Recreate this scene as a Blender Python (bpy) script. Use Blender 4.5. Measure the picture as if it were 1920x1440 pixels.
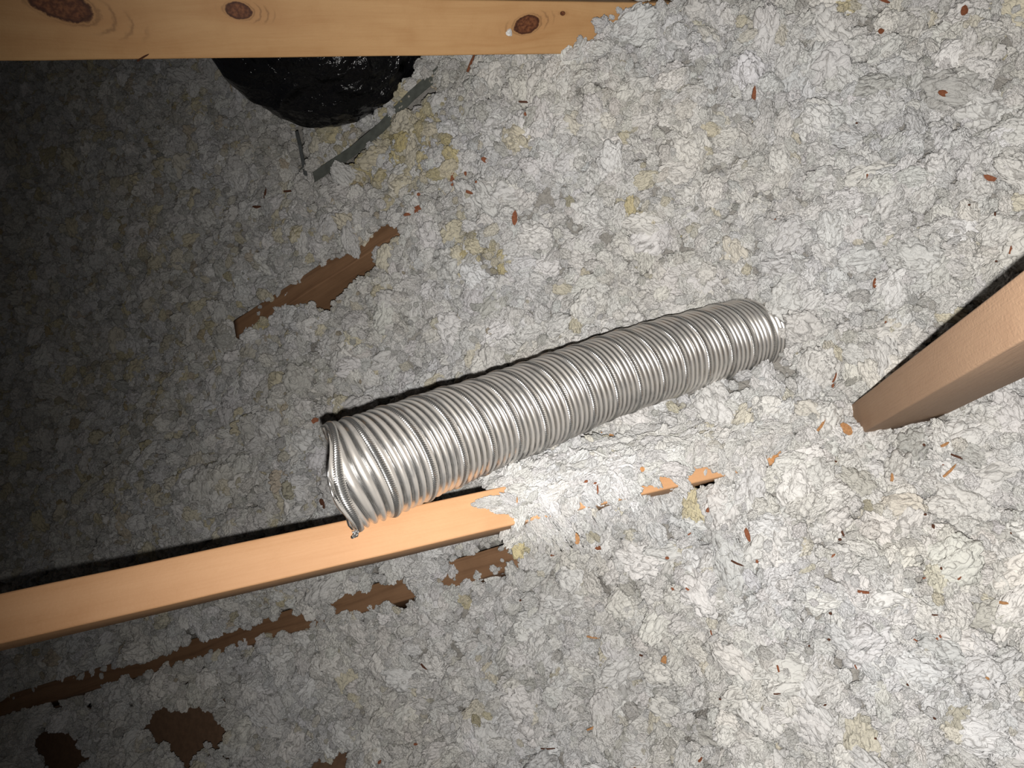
import bpy, bmesh, math, random
import numpy as np
from mathutils import Vector, Matrix, noise as mnoise
for o in list(bpy.data.objects): bpy.data.objects.remove(o)
C = bpy.context.scene.collection
SC = bpy.context.scene
rnd = random.Random(7); NR = np.random.default_rng(11)

# ------------------------------------------------------------------ camera
F = 1400.0
UPC = Vector((-.55, .30, 1.0)); HC = 1/ UPC.length; UPC.normalize()      # attic "up" seen in the camera's frame; height over the insulation
e1 = (Vector((1,0,0)) - UPC*UPC.x).normalized(); e2 = UPC.cross(e1)
RW = Matrix((e1, e2, UPC))                                              # camera frame -> world
H0 = 0.30                                                               # mean level of the insulation over the ceiling board
CAM = Vector((0,0,H0+HC))
cam = bpy.data.cameras.new('camera'); cam_o = bpy.data.objects.new('camera', cam); C.objects.link(cam_o)
cam.sensor_width = 36; cam.lens = F/1920*36; cam.clip_start = .01
cam_o.matrix_world = Matrix.Translation(CAM) @ RW.to_4x4()
SC.camera = cam_o
# ------------------------------------------------------------------ light: the phone's flash just beside the lens, a trace of ambient
w = bpy.data.worlds.new('attic_dark'); SC.world = w; w.use_nodes = True
w.node_tree.nodes['Background'].inputs[0].default_value = (.9,.95,1,1)
w.node_tree.nodes['Background'].inputs[1].default_value = .02
fl = bpy.data.lights.new('flash', 'SPOT'); fo = bpy.data.objects.new('flash', fl); C.objects.link(fo)
fl.energy = 42; fl.shadow_soft_size = .0035; fl.spot_size = math.radians(139); fl.spot_blend = 1.0; fl.color = (1,.97,.93)
FLC = Vector((.004,-.019,.0)); aim = Vector((.45,.05,-1)).normalized()
fo.matrix_world = Matrix.Translation(CAM + RW@FLC) @ (RW @ aim).to_track_quat('-Z','Y').to_matrix().to_4x4()
SC.view_settings.view_transform = 'Standard'; SC.view_settings.look = 'None'; SC.view_settings.gamma = 1
SC.view_settings.use_curve_mapping = False
SC.view_settings.exposure = 0.0
SC.cycles.max_bounces = 6; SC.cycles.diffuse_bounces = 2; SC.cycles.sample_clamp_indirect = 1.2

def P(px, py, d):
    return CAM + RW @ Vector(((px-960)/F*d, (720-py)/F*d, -d))
RWn = np.array(RW)
def proj(p):                                   # world points (n,3) -> px, py, depth
    c = (p - np.array(CAM)) @ RWn
    d = -c[:,2]
    return 960 + F*c[:,0]/d, 720 - F*c[:,1]/d, d

def tag(o, label=None, cat=None, group=None, kind=None):
    if label: o['label'] = label
    if cat: o['category'] = cat
    if group: o['group'] = group
    if kind: o['kind'] = kind
    return o
def empty(name, mw):
    o = bpy.data.objects.new(name, None); C.objects.link(o); o.matrix_world = mw; o.empty_display_size = .02
    return o
def mesh_obj(name, verts, faces, mat, parent=None, smooth=False, mw=None):
    me = bpy.data.meshes.new(name)
    if isinstance(verts, np.ndarray) and isinstance(faces, np.ndarray):
        n, f, k = len(verts), len(faces), faces.shape[1]
        me.vertices.add(n); me.vertices.foreach_set('co', verts.astype(np.float32).ravel())
        me.loops.add(f*k); me.loops.foreach_set('vertex_index', faces.astype(np.int32).ravel())
        me.polygons.add(f); me.polygons.foreach_set('loop_start', np.arange(f, dtype=np.int32)*k)
        me.update(calc_edges=True)
    else:
        me.from_pydata([tuple(v) for v in verts], [], [tuple(f) for f in faces])
    if smooth: me.polygons.foreach_set('use_smooth', [True]*len(me.polygons))
    me.validate(); me.materials.append(mat)
    o = bpy.data.objects.new(name, me); C.objects.link(o)
    if parent: o.parent = parent
    if mw is not None: o.matrix_world = mw
    return o

# ------------------------------------------------------------------ node helpers
class NT:
    def __init__(s, name):
        s.m = bpy.data.materials.new(name); s.m.use_nodes = True; s.t = s.m.node_tree
        s.t.nodes.clear(); s.out = s.n('ShaderNodeOutputMaterial')
    def n(s, typ, **kw):
        nd = s.t.nodes.new(typ)
        for k, v in kw.items(): setattr(nd, k, v)
        return nd
    def put(s, sock, v):
        if hasattr(v, 'is_output') or isinstance(v, bpy.types.NodeSocket): s.t.links.new(v, sock)
        else: sock.default_value = v
    def math(s, op, *a):
        nd = s.n('ShaderNodeMath', operation=op)
        for i, v in enumerate(a): s.put(nd.inputs[i], v)
        return nd.outputs[0]
    def vmath(s, op, *a):
        nd = s.n('ShaderNodeVectorMath', operation=op)
        for i, v in enumerate(a): s.put(nd.inputs[i], v)
        return nd.outputs[1] if op in ('LENGTH','DOT_PRODUCT') else nd.outputs[0]
    def mix(s, fac, a, b):
        nd = s.n('ShaderNodeMix', data_type='RGBA')
        s.put(nd.inputs[0], fac); s.put(nd.inputs[6], a); s.put(nd.inputs[7], b)
        return nd.outputs[2]
    def noise(s, vec, scale, detail=3, rough=.55, dist=0, **kw):
        nd = s.n('ShaderNodeTexNoise', **kw)
        s.put(nd.inputs['Vector'], vec); nd.inputs['Scale'].default_value = scale
        nd.inputs['Detail'].default_value = detail; nd.inputs['Roughness'].default_value = rough
        nd.inputs['Distortion'].default_value = dist
        return nd.outputs[0]
    def ramp(s, fac, a, b):
        nd = s.n('ShaderNodeMapRange', interpolation_type='SMOOTHSTEP'); s.put(nd.inputs[0], fac)
        nd.inputs[1].default_value = a; nd.inputs[2].default_value = b
        return nd.outputs[0]
    def bump(s, h, dist, strength=1.0, normal=None):
        nd = s.n('ShaderNodeBump'); s.put(nd.inputs['Height'], h)
        nd.inputs['Distance'].default_value = dist; nd.inputs['Strength'].default_value = strength
        if normal is not None: s.put(nd.inputs['Normal'], normal)
        return nd.outputs[0]
    def bsdf(s, col, rough=.6, metal=0, normal=None, spec=.5):
        b = s.n('ShaderNodeBsdfPrincipled')
        s.put(b.inputs['Base Color'], col); s.put(b.inputs['Roughness'], rough); s.put(b.inputs['Metallic'], metal)
        b.inputs['Specular IOR Level'].default_value = spec
        if normal is not None: s.put(b.inputs['Normal'], normal)
        s.t.links.new(b.outputs[0], s.out.inputs[0]); return b

def wood(name, light, dark, knots=(), rough_bump=.0006, grain=1.0, ringf=260., spec=.25):
    """pine: grain runs along local x; knots = (x, y, rx, ry, angle, tail) on the local +z face"""
    t = NT(name); oc = t.n('ShaderNodeTexCoord').outputs['Object']
    sp = t.n('ShaderNodeSeparateXYZ'); t.put(sp.inputs[0], oc); x, y, z = sp.outputs
    warp = 0.0; kmask = None; kring = None; halo = None
    for (kx, ky, rx, ry, ang, tail) in knots:
        dx = t.math('SUBTRACT', x, kx); dy = t.math('SUBTRACT', y, ky)
        ca, sa = math.cos(ang), math.sin(ang)
        u = t.math('ADD', t.math('MULTIPLY', dx, ca/rx), t.math('MULTIPLY', dy, sa/rx))
        v = t.math('ADD', t.math('MULTIPLY', dx, -sa/ry), t.math('MULTIPLY', dy, ca/ry))
        r = t.math('SQRT', t.math('ADD', t.math('MULTIPLY', u, u), t.math('MULTIPLY', v, v)))
        ut = t.math('MULTIPLY', t.math('SUBTRACT', u, tail), .55)
        rt = t.math('SQRT', t.math('ADD', t.math('MULTIPLY', ut, ut), t.math('MULTIPLY', v, v)))
        g = t.math('EXPONENT', t.math('MULTIPLY', t.math('MULTIPLY', rt, rt), -.30))
        # grain lines part around the knot
        sgn = t.math('DIVIDE', dy, t.math('ADD', t.math('ABSOLUTE', dy), ry*.6))
        wk = t.math('MULTIPLY', t.math('MULTIPLY', sgn, g), -ry*1.15)
        warp = wk if kmask is None else t.math('ADD', warp, wk)
        rn = t.math('ADD', r, t.math('MULTIPLY', t.math('SUBTRACT', t.noise(oc, 160, 3), .5), .35))
        m = t.math('SUBTRACT', 1.0, t.ramp(rn, .86, 1.02))
        edge = t.math('MULTIPLY', m, t.ramp(rn, .62, .92))
        ring = t.math('MULTIPLY', t.math('ADD', t.math('SINE', t.math('MULTIPLY', rn, 13.)), 1.0), .5)
        ringm = t.math('MULTIPLY', t.math('MULTIPLY', t.math('POWER', ring, 5.0), t.math('SUBTRACT', 1.0, t.ramp(rt, .8, 1.35))), t.math('SUBTRACT', 1.0, m))
        kmask = m if kmask is None else t.math('MAXIMUM', kmask, m)
        ringm = t.math('MULTIPLY', ringm, .45); kring = t.math('MAXIMUM', edge, ringm) if kring is None else t.math('MAXIMUM', kring, t.math('MAXIMUM', edge, ringm))
        halo = g if halo is None else t.math('MAXIMUM', halo, g)
    yy = t.math('ADD', y, warp) if knots else y
    cv = t.n('ShaderNodeCombineXYZ'); t.put(cv.inputs[0], t.math('MULTIPLY', x, 2.2)); t.put(cv.inputs[1], t.math('MULTIPLY', yy, 42.)); t.put(cv.inputs[2], t.math('MULTIPLY', z, 42.))
    n1 = t.noise(cv.outputs[0], 1.0, 4, .6, .4)
    cv2 = t.n('ShaderNodeCombineXYZ'); t.put(cv2.inputs[0], t.math('MULTIPLY', x, 14.)); t.put(cv2.inputs[1], t.math('MULTIPLY', yy, 420.)); t.put(cv2.inputs[2], t.math('MULTIPLY', z, 420.))
    n2 = t.noise(cv2.outputs[0], 1.0, 3, .6)
    cv3 = t.n('ShaderNodeCombineXYZ'); t.put(cv3.inputs[0], t.math('MULTIPLY', x, 3.)); t.put(cv3.inputs[1], t.math('MULTIPLY', yy, 14.)); t.put(cv3.inputs[2], z)
    lf = t.noise(cv3.outputs[0], 1.0, 2, .5)
    rr = t.math('SINE', t.math('ADD', t.math('MULTIPLY', yy, ringf), t.math('MULTIPLY', lf, 26.)))
    rr = t.math('POWER', t.math('MULTIPLY', t.math('ADD', rr, 1.0), .5), 4.0)
    blot = t.noise(oc, 26, 4, .6)
    f = t.math('ADD', t.math('MULTIPLY', t.ramp(n1, .30, .75), .42*grain), t.math('MULTIPLY', t.ramp(n2, .35, .8), .25*grain))
    f = t.math('ADD', f, t.math('MULTIPLY', rr, .30*grain)); f = t.math('ADD', f, t.math('MULTIPLY', t.ramp(blot, .42, .75), .25))
    col = t.mix(t.math('MINIMUM', f, 1.0), (*light,1), (*dark,1))
    if knots:
        col = t.mix(t.math('MULTIPLY', halo, .35), col, (dark[0]*.85, dark[1]*.7, dark[2]*.6, 1))
        kc = t.mix(t.ramp(t.noise(oc, 240, 3), .35, .7), (.085,.026,.010,1), (.20,.075,.030,1))
        col = t.mix(kmask, col, kc)
        col = t.mix(t.math('MULTIPLY', kring, .8), col, (.04,.012,.006,1))
    h = t.math('ADD', t.math('MULTIPLY', n2, .6), t.math('MULTIPLY', t.noise(oc, 330, 3), .7))
    t.bsdf(col, .62, 0, t.bump(h, rough_bump, .6), spec)
    return t.m

def insulation_material(name, attr_type):
    t = NT(name)
    tc = t.n('ShaderNodeTexCoord').outputs['Object']; oi = t.n('ShaderNodeObjectInfo').outputs['Random']
    at = t.n('ShaderNodeAttribute', attribute_type=attr_type, attribute_name='tint')
    fib = .0004
    if attr_type == 'INSTANCER':
        v = t.vmath('MULTIPLY', tc, (.85,1.1,1.1)); v = t.vmath('ADD', v, t.vmath('MULTIPLY', at.outputs['Color'], (910,430,270))); dist = .0055
    else:
        v = t.vmath('MULTIPLY', tc, (80,80,80)); dist = .007
    wn = t.n('ShaderNodeTexNoise'); t.put(wn.inputs['Vector'], v); wn.inputs['Scale'].default_value = 1.7; wn.inputs['Detail'].default_value = 3
    vw = t.vmath('ADD', v, t.vmath('MULTIPLY', wn.outputs['Color'], (1.1,1.1,1.1)))
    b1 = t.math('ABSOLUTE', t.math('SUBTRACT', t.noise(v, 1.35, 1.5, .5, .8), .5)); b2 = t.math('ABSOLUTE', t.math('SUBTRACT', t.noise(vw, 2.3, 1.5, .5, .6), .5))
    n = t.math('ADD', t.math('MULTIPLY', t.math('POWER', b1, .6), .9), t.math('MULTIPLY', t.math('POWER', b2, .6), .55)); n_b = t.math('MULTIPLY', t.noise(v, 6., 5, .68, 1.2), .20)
    crease_shade = t.math('SUBTRACT', 1.0, t.ramp(t.math('MINIMUM', b1, t.math('ADD', t.math('MULTIPLY', b2, 1.3), .004)), .0, .030))     # crevice shade painted into the colour along the creases between wads
    col = t.mix(t.math('MULTIPLY', crease_shade, .58), at.outputs['Color'], (.20,.185,.17,1))
    h = t.math('ADD', n, n_b)
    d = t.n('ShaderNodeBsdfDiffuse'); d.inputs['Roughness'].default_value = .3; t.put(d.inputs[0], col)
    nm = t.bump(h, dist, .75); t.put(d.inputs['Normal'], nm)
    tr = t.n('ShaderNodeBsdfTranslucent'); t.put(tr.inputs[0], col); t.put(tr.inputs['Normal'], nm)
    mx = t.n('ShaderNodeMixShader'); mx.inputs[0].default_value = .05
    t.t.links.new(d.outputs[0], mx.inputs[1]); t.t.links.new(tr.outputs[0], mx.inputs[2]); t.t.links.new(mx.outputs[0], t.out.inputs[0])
    return t.m

def plain(name, col, rough=.6, metal=0, bump=.0005, scale=200, var=.25, spec=.5):
    t = NT(name); oc = t.n('ShaderNodeTexCoord').outputs['Object']
    n = t.noise(oc, scale, 4, .6)
    c = t.mix(t.ramp(n, .3, .7), (*col,1), (*[k*(1-var) for k in col],1))
    t.bsdf(c, rough, metal, t.bump(n, bump, .5), spec); return t.m

PINE = (.80,.41,.175)
M_beam = wood('pine_pale', (.66,.375,.195), (.54,.28,.13), (), .0006, .75, 190.)
M_post = wood('pine_rough', (.42,.27,.172), (.33,.20,.125), (), .0010, .5, 150.)
M_joist = wood('pine_aged', (.29,.165,.09), (.16,.085,.045), (), .0007, 1.0, 420.)
M_board = plain('ceiling_board_brown', (.23,.135,.08), .9, 0, .0006, 90)

# ------------------------------------------------------------------ lay of the insulation
CTRL = [(0,1110,.56),(300,1030,.76),(600,980,.87),(100,1325,.66),(500,1190,.79),(900,1060,.92),(1090,1065,.94),(1250,1060,1.03),(700,1260,.84),(1300,760,1.04),(1330,890,1.195),(1110,945,1.10),(1440,600,1.035),(1500,600,1.08),
        (1150,95,.985),(1190,10,.965),(1060,120,.97),(1600,800,1.10),(1800,740,1.17),(1900,1400,1.38),(1900,50,1.14),(0,150,.425),(500,250,.66),
        (640,500,.79),(1000,500,.95),(1020,820,.97),(1000,1300,.96),(1500,1150,1.25),(0,1440,.68),(1500,300,1.04),(620,770,.83),(1150,830,1.06),(250,700,.575),(1250,620,.99)]
def to_xyh(px, py, inv):
    p = P(px, py, 1/inv); return p.x, p.y, p.z
cp = np.array([to_xyh(*c) for c in CTRL])
A = np.c_[np.ones(len(cp)), cp[:,0], cp[:,1]]
pl, *_ = np.linalg.lstsq(A, cp[:,2], rcond=None)
res = cp[:,2] - A@pl
SIG = .17
def kern(a, b): return np.exp(-((a[:,None,0]-b[None,:,0])**2 + (a[:,None,1]-b[None,:,1])**2)/(2*SIG*SIG))
wr = np.linalg.solve(kern(cp, cp) + np.eye(len(cp))*.15, res)
bx0, bx1, by0, by1 = -2.4, 1.1, -1.2, 2.0
def base_h(xy):
    xc = np.clip(xy[:,0], cp[:,0].min()-.2, cp[:,0].max()+.2); yc = np.clip(xy[:,1], cp[:,1].min()-.2, cp[:,1].max()+.2)
    return pl[0] + pl[1]*xc + pl[2]*yc + kern(xy, cp)@wr
# places where the fluff has been pushed aside: (pixel capsule) x1,y1,x2,y2,r
BARE = [(572,556,728,436,15),(600,565,650,520,15),(655,530,690,490,10),(500,582,522,568,9),(462,608,476,598,7),
        (0,1330,70,1311,10),(90,1304,175,1278,9),(205,1270,310,1238,9),(335,1228,380,1214,11),(400,1206,580,1156,10),(645,1134,755,1100,14),(870,1058,922,1044,15),(955,1028,952,1052,8),(834,1089,838,1086,6),
        (312,1362,350,1385,34),(350,1405,368,1345,20),(395,1345,410,1395,9),(98,1400,122,1415,34),(590,1440,640,1436,10),
        (602,322,655,292,10),(668,268,704,248,9),(768,196,800,166,9),(560,240,571,318,4),
        (1112,952,1118,946,9),(1228,912,1242,908,11),(1250,898,1250,898,7),(1300,896,1322,886,12),(1298,914,1332,904,5),(1332,884,1332,884,5),(1450,860,1450,860,11),(1078,1012,1080,1004,6)]
def bare_sd(px, py, only=None):
    d = np.full(px.shape, 1e9)
    for (x1,y1,x2,y2,r) in (only or BARE):
        vx, vy = x2-x1, y2-y1; L = vx*vx+vy*vy+1e-9
        t = np.clip(((px-x1)*vx + (py-y1)*vy)/L, 0, 1)
        d = np.minimum(d, np.hypot(px-x1-t*vx, py-y1-t*vy) - r)
    return d

def build_insulation():
    step = .011
    xs = np.arange(bx0, bx1, step); ys = np.arange(by0, by1, step)
    nx, ny = len(xs), len(ys)
    X, Y = np.meshgrid(xs, ys, indexing='ij'); xy = np.c_[X.ravel(), Y.ravel()]
    h = base_h(xy)
    lump = lump_h(xy)
    h = h + lump - .024
    pts = np.c_[xy, h]
    px, py, d = proj(pts); sd = bare_sd(px, py)
    k = np.clip(1 - (sd-9)/16., 0, 1); k = np.maximum(k, np.clip(1 - (bare_sd(px, py, [b for b in BARE if b[1] > 1340])-38)/20., 0, 1)); k = k*k*(3-2*k)
    pts[:,2] -= k*.30
    idx = np.arange(nx*ny).reshape(nx, ny)
    faces = np.stack([idx[:-1,:-1], idx[1:,:-1], idx[1:,1:], idx[:-1,1:]], -1).reshape(-1,4)
    # ---- tufts
    def sample(n, margin, rlo, rhi):
        out = []
        need = n
        while need > 0:
            q = np.c_[NR.uniform(bx0,bx1,need*3), NR.uniform(by0,by1,need*3)]
            z = base_h(q)
            a, b, dd = proj(np.c_[q,z])
            ok = (a>-margin)&(a<1920+margin)&(b>-margin)&(b<1440+margin)&(dd>.2)
            q = q[ok][:need]; out.append(q); need -= len(q)
        return np.concatenate(out)
    groups = []
    for n, lo, hi, dz, mar in ((4600,.014,.027,-.004,330),(20000,.0075,.0150,0.0,330),(21000,.0040,.0090,.0065,200),(8000,.0018,.0040,.0115,60),(20000,.0065,.0135,-.026,330)):
        q = sample(n, mar, lo, hi)
        r = lo + (hi-lo)*NR.random(n)**1.6
        z = base_h(q) + lump_h(q) + dz*.55 + NR.normal(0,.0048,n) - r*.25
        groups.append((q, z, r))
    q = np.concatenate([g[0] for g in groups]); z = np.concatenate([g[1] for g in groups]); r = np.concatenate([g[2] for g in groups])
    p = np.c_[q, z]; px, py, d = proj(p)
    rpx = r*F/d
    keep = bare_sd(px, py) > rpx*.75
    # nothing inside the duct, the bag or in front of the open length of beam
    keep &= ~inside_solids(p, r)
    p, r, px, py = p[keep], r[keep], px[keep], py[keep]
    n = len(p)
    scl = np.c_[r*NR.uniform(.95,1.6,n), r*NR.uniform(.7,1.0,n), r*NR.uniform(.75,1.1,n)]
    # lie along the local slope
    e = .01
    gx = (base_h(p[:,:2]+[e,0]) + lump_h(p[:,:2]+[e,0]) - base_h(p[:,:2]-[e,0]) - lump_h(p[:,:2]-[e,0]))/(2*e)
    gy = (base_h(p[:,:2]+[0,e]) + lump_h(p[:,:2]+[0,e]) - base_h(p[:,:2]-[0,e]) - lump_h(p[:,:2]-[0,e]))/(2*e)
    rx = np.arctan(gy)*.0 + NR.normal(0,.6,n); ry = NR.normal(0,.6,n); rz = NR.uniform(0,6.283,n)
    # ---- the drift that lies over the beam
    ep, er, es, erot = drift()
    p = np.r_[p, ep]; scl = np.r_[scl, es]; rot = np.r_[np.c_[rx,ry,rz], erot]
    r = np.r_[r, er]; px, py, d = proj(p); n = len(p)
    # ---- tint
    yel = np.zeros(n)
    for (cx,cy,R,a) in ((765,235,85,.95),(710,300,95,.80),(640,250,60,.70),(655,345,70,.35),(835,290,55,.75),(880,470,60,.50),(930,480,38,.95),(1183,397,30,.75),(1275,435,26,.7),(1000,120,34,.4),
                        (1380,275,20,.5),(1590,10,28,.6),(1890,90,45,.35),(1360,180,14,.4),(240,480,170,.30),(430,560,150,.26),(280,610,90,.3),(500,600,40,.5),(560,440,110,.3),(330,700,120,.2),(455,780,40,.35),
                        (600,905,26,.7),(590,870,20,.5),(700,660,30,.3),(905,1345,26,.75),(875,1130,14,.6),(1300,950,18,.6),(975,1018,12,.9),(700,1075,34,.35),(540,1125,30,.35),(400,300,140,.22),(470,780,60,.3),(860,1280,22,.4),(1240,300,70,.10),(1450,80,60,.05)):
        yel = np.maximum(yel, a*np.exp(-((px-cx)**2+(py-cy)**2)/(2*(R*.62)**2)))
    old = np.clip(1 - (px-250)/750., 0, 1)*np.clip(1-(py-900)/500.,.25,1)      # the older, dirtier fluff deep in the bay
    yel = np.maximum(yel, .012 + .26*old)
    cl = np.array([mnoise.noise(Vector(q_)*34) + .5*mnoise.noise(Vector(q_)*80) for q_ in p.tolist()])*.8+.5
    isy = (cl + NR.normal(0,.10,n)) < (yel*.95 + .02*(NR.random(n)<.3))
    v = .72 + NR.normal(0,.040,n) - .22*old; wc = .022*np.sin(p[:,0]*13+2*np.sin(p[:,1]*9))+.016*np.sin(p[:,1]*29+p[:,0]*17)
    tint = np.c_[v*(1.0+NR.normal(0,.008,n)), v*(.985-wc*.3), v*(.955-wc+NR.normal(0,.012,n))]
    ym = (NR.uniform(.25,.85,n)*np.clip(.45+yel,0,1))[:,None]
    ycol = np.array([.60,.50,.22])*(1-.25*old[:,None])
    tint = np.where(isy[:,None], tint*(1-ym)+ycol*ym, tint)
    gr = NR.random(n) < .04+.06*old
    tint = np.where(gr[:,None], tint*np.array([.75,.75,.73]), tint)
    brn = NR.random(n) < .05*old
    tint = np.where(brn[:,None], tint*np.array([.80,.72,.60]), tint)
    tint = np.clip(tint, .05, .9)

    verts = np.r_[pts, p]
    me = bpy.data.meshes.new('loose_fill_insulation')
    me.vertices.add(len(verts)); me.vertices.foreach_set('co', verts.astype(np.float32).ravel())
    f = len(faces); me.loops.add(f*4); me.loops.foreach_set('vertex_index', faces.astype(np.int32).ravel())
    me.polygons.add(f); me.polygons.foreach_set('loop_start', np.arange(f, dtype=np.int32)*4)
    me.polygons.foreach_set('use_smooth', [True]*f)
    me.update(calc_edges=True)
    nb = len(pts)
    def attr(name, typ, base, val, key):
        a = me.attributes.new(name, typ, 'POINT'); full = np.r_[base, val].astype(np.float32 if typ!='INT' else np.int32)
        a.data.foreach_set(key, full.ravel())
    attr('rot', 'FLOAT_VECTOR', np.zeros((nb,3)), rot, 'vector')
    attr('scl', 'FLOAT_VECTOR', np.zeros((nb,3)), scl, 'vector')
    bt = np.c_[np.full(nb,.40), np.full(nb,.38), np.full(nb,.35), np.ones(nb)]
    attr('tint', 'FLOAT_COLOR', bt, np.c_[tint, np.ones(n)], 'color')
    a = me.attributes.new('is_tuft', 'BOOLEAN', 'POINT'); a.data.foreach_set('value', np.r_[np.zeros(nb,bool), np.ones(n,bool)])
    a = me.attributes.new('pick', 'INT', 'POINT'); a.data.foreach_set('value', np.r_[np.zeros(nb,int), NR.integers(0,NV,n)].astype(np.int32))
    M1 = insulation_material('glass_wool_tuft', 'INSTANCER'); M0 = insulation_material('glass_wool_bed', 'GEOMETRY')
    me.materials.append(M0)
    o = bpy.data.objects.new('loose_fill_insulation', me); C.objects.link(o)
    tag(o, 'white fluffy loose-fill glass wool insulation covering the whole attic floor', 'insulation', kind='stuff')
    # ---- node tree: grow a handful of tuft shapes and scatter them on the loose points
    g = bpy.data.node_groups.new('tufts', 'GeometryNodeTree')
    g.interface.new_socket('Geometry', in_out='INPUT', socket_type='NodeSocketGeometry'); g.interface.new_socket('Geometry', in_out='OUTPUT', socket_type='NodeSocketGeometry')
    N = g.nodes.new; L = g.links.new
    gi = N('NodeGroupInput'); go = N('NodeGroupOutput')
    def named(nm, dt):
        x = N('GeometryNodeInputNamedAttribute'); x.data_type = dt; x.inputs['Name'].default_value = nm; return x.outputs['Attribute']
    sep = N('GeometryNodeSeparateGeometry'); sep.domain = 'POINT'; L(gi.outputs[0], sep.inputs[0]); L(named('is_tuft','BOOLEAN'), sep.inputs['Selection'])
    gj = N('GeometryNodeJoinGeometry')          # the instances, in order
    def vm(op, a, b=None, s=None):
        x = N('ShaderNodeVectorMath'); x.operation = op
        for i, q_ in enumerate((a, b)):
            if q_ is None: continue
            if isinstance(q_, bpy.types.NodeSocket): L(q_, x.inputs[i])
            else: x.inputs[i].default_value = q_
        if s is not None:
            if isinstance(s, bpy.types.NodeSocket): L(s, x.inputs['Scale'])
            else: x.inputs['Scale'].default_value = s
        return x.outputs[0]
    def mt(op, a, b):
        x = N('ShaderNodeMath'); x.operation = op
        for i, q_ in enumerate((a, b)):
            if isinstance(q_, bpy.types.NodeSocket): L(q_, x.inputs[i])
            else: x.inputs[i].default_value = q_
        return x.outputs[0]
    ico = N('GeometryNodeMeshIcoSphere'); ico.inputs['Radius'].default_value = 1; ico.inputs['Subdivisions'].default_value = 5
    pos = N('GeometryNodeInputPosition').outputs[0]
    for i in range(NV):
        off = (i*7.3+1.1, i*3.7-2., i*5.9+.4)
        pv = vm('ADD', pos, off)
        nA = N('ShaderNodeTexNoise'); nA.inputs['Scale'].default_value = 1.15; nA.inputs['Detail'].default_value = 1.5; nA.inputs['Distortion'].default_value = .5; L(pv, nA.inputs['Vector'])
        vo = N('ShaderNodeTexVoronoi'); vo.feature = 'SMOOTH_F1'; vo.inputs['Scale'].default_value = 1.9 + .25*(i%3); vo.inputs['Smoothness'].default_value = .12
        wv = vm('ADD', pv, vm('SCALE', nA.outputs['Color'], None, .5)); wv = vm('MULTIPLY', wv, (.85,1.1,1.1)); L(wv, vo.inputs['Vector'])
        nB = N('ShaderNodeTexNoise'); nB.inputs['Scale'].default_value = 4.2; nB.inputs['Detail'].default_value = 4; nB.inputs['Roughness'].default_value = .62; nB.inputs['Distortion'].default_value = 1.2
        L(vm('MULTIPLY', pv, (.8,1.,1.)), nB.inputs['Vector'])
        a = mt('MULTIPLY', mt('SUBTRACT', nA.outputs[0], .5), .75)
        ab = []
        for (sc_, am_) in ((1.35, .66), (2.7, .33)):
            nb_ = N('ShaderNodeTexNoise'); nb_.inputs['Scale'].default_value = sc_; nb_.inputs['Detail'].default_value = .0; nb_.inputs['Distortion'].default_value = .3; L(wv, nb_.inputs['Vector'])
            ab.append(mt('MULTIPLY', mt('POWER', mt('ABSOLUTE', mt('SUBTRACT', nb_.outputs[0], .5), 0), .55), am_))
        b = mt('SUBTRACT', mt('ADD', ab[0], ab[1]), .30)
        c = mt('MULTIPLY', mt('SUBTRACT', nB.outputs[0], .5), .18)
        s = mt('MAXIMUM', mt('ADD', 1.0, mt('ADD', mt('ADD', a, b), c)), .25)
        sp_ = N('GeometryNodeSetPosition'); L(ico.outputs['Mesh'], sp_.inputs[0]); L(vm('SCALE', pos, None, s), sp_.inputs['Position'])
        ss = N('GeometryNodeSetShadeSmooth'); L(sp_.outputs[0], ss.inputs[0])
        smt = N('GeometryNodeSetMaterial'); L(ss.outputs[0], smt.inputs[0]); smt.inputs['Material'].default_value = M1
        gti = N('GeometryNodeGeometryToInstance'); L(smt.outputs[0], gti.inputs[0])
        L(gti.outputs[0], gj.inputs[0])
    iop = N('GeometryNodeInstanceOnPoints'); L(sep.outputs['Selection'], iop.inputs['Points']); L(gj.outputs[0], iop.inputs['Instance'])
    iop.inputs['Pick Instance'].default_value = True; L(named('pick','INT'), iop.inputs['Instance Index'])
    e2r = N('FunctionNodeEulerToRotation'); L(named('rot','FLOAT_VECTOR'), e2r.inputs[0]); L(e2r.outputs[0], iop.inputs['Rotation'])
    L(named('scl','FLOAT_VECTOR'), iop.inputs['Scale'])
    jn = N('GeometryNodeJoinGeometry'); L(sep.outputs['Inverted'], jn.inputs[0]); L(iop.outputs[0], jn.inputs[0]); L(jn.outputs[0], go.inputs[0])
    md = o.modifiers.new('tufts', 'NODES'); md.node_group = g
    return o
NV = 14

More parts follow.
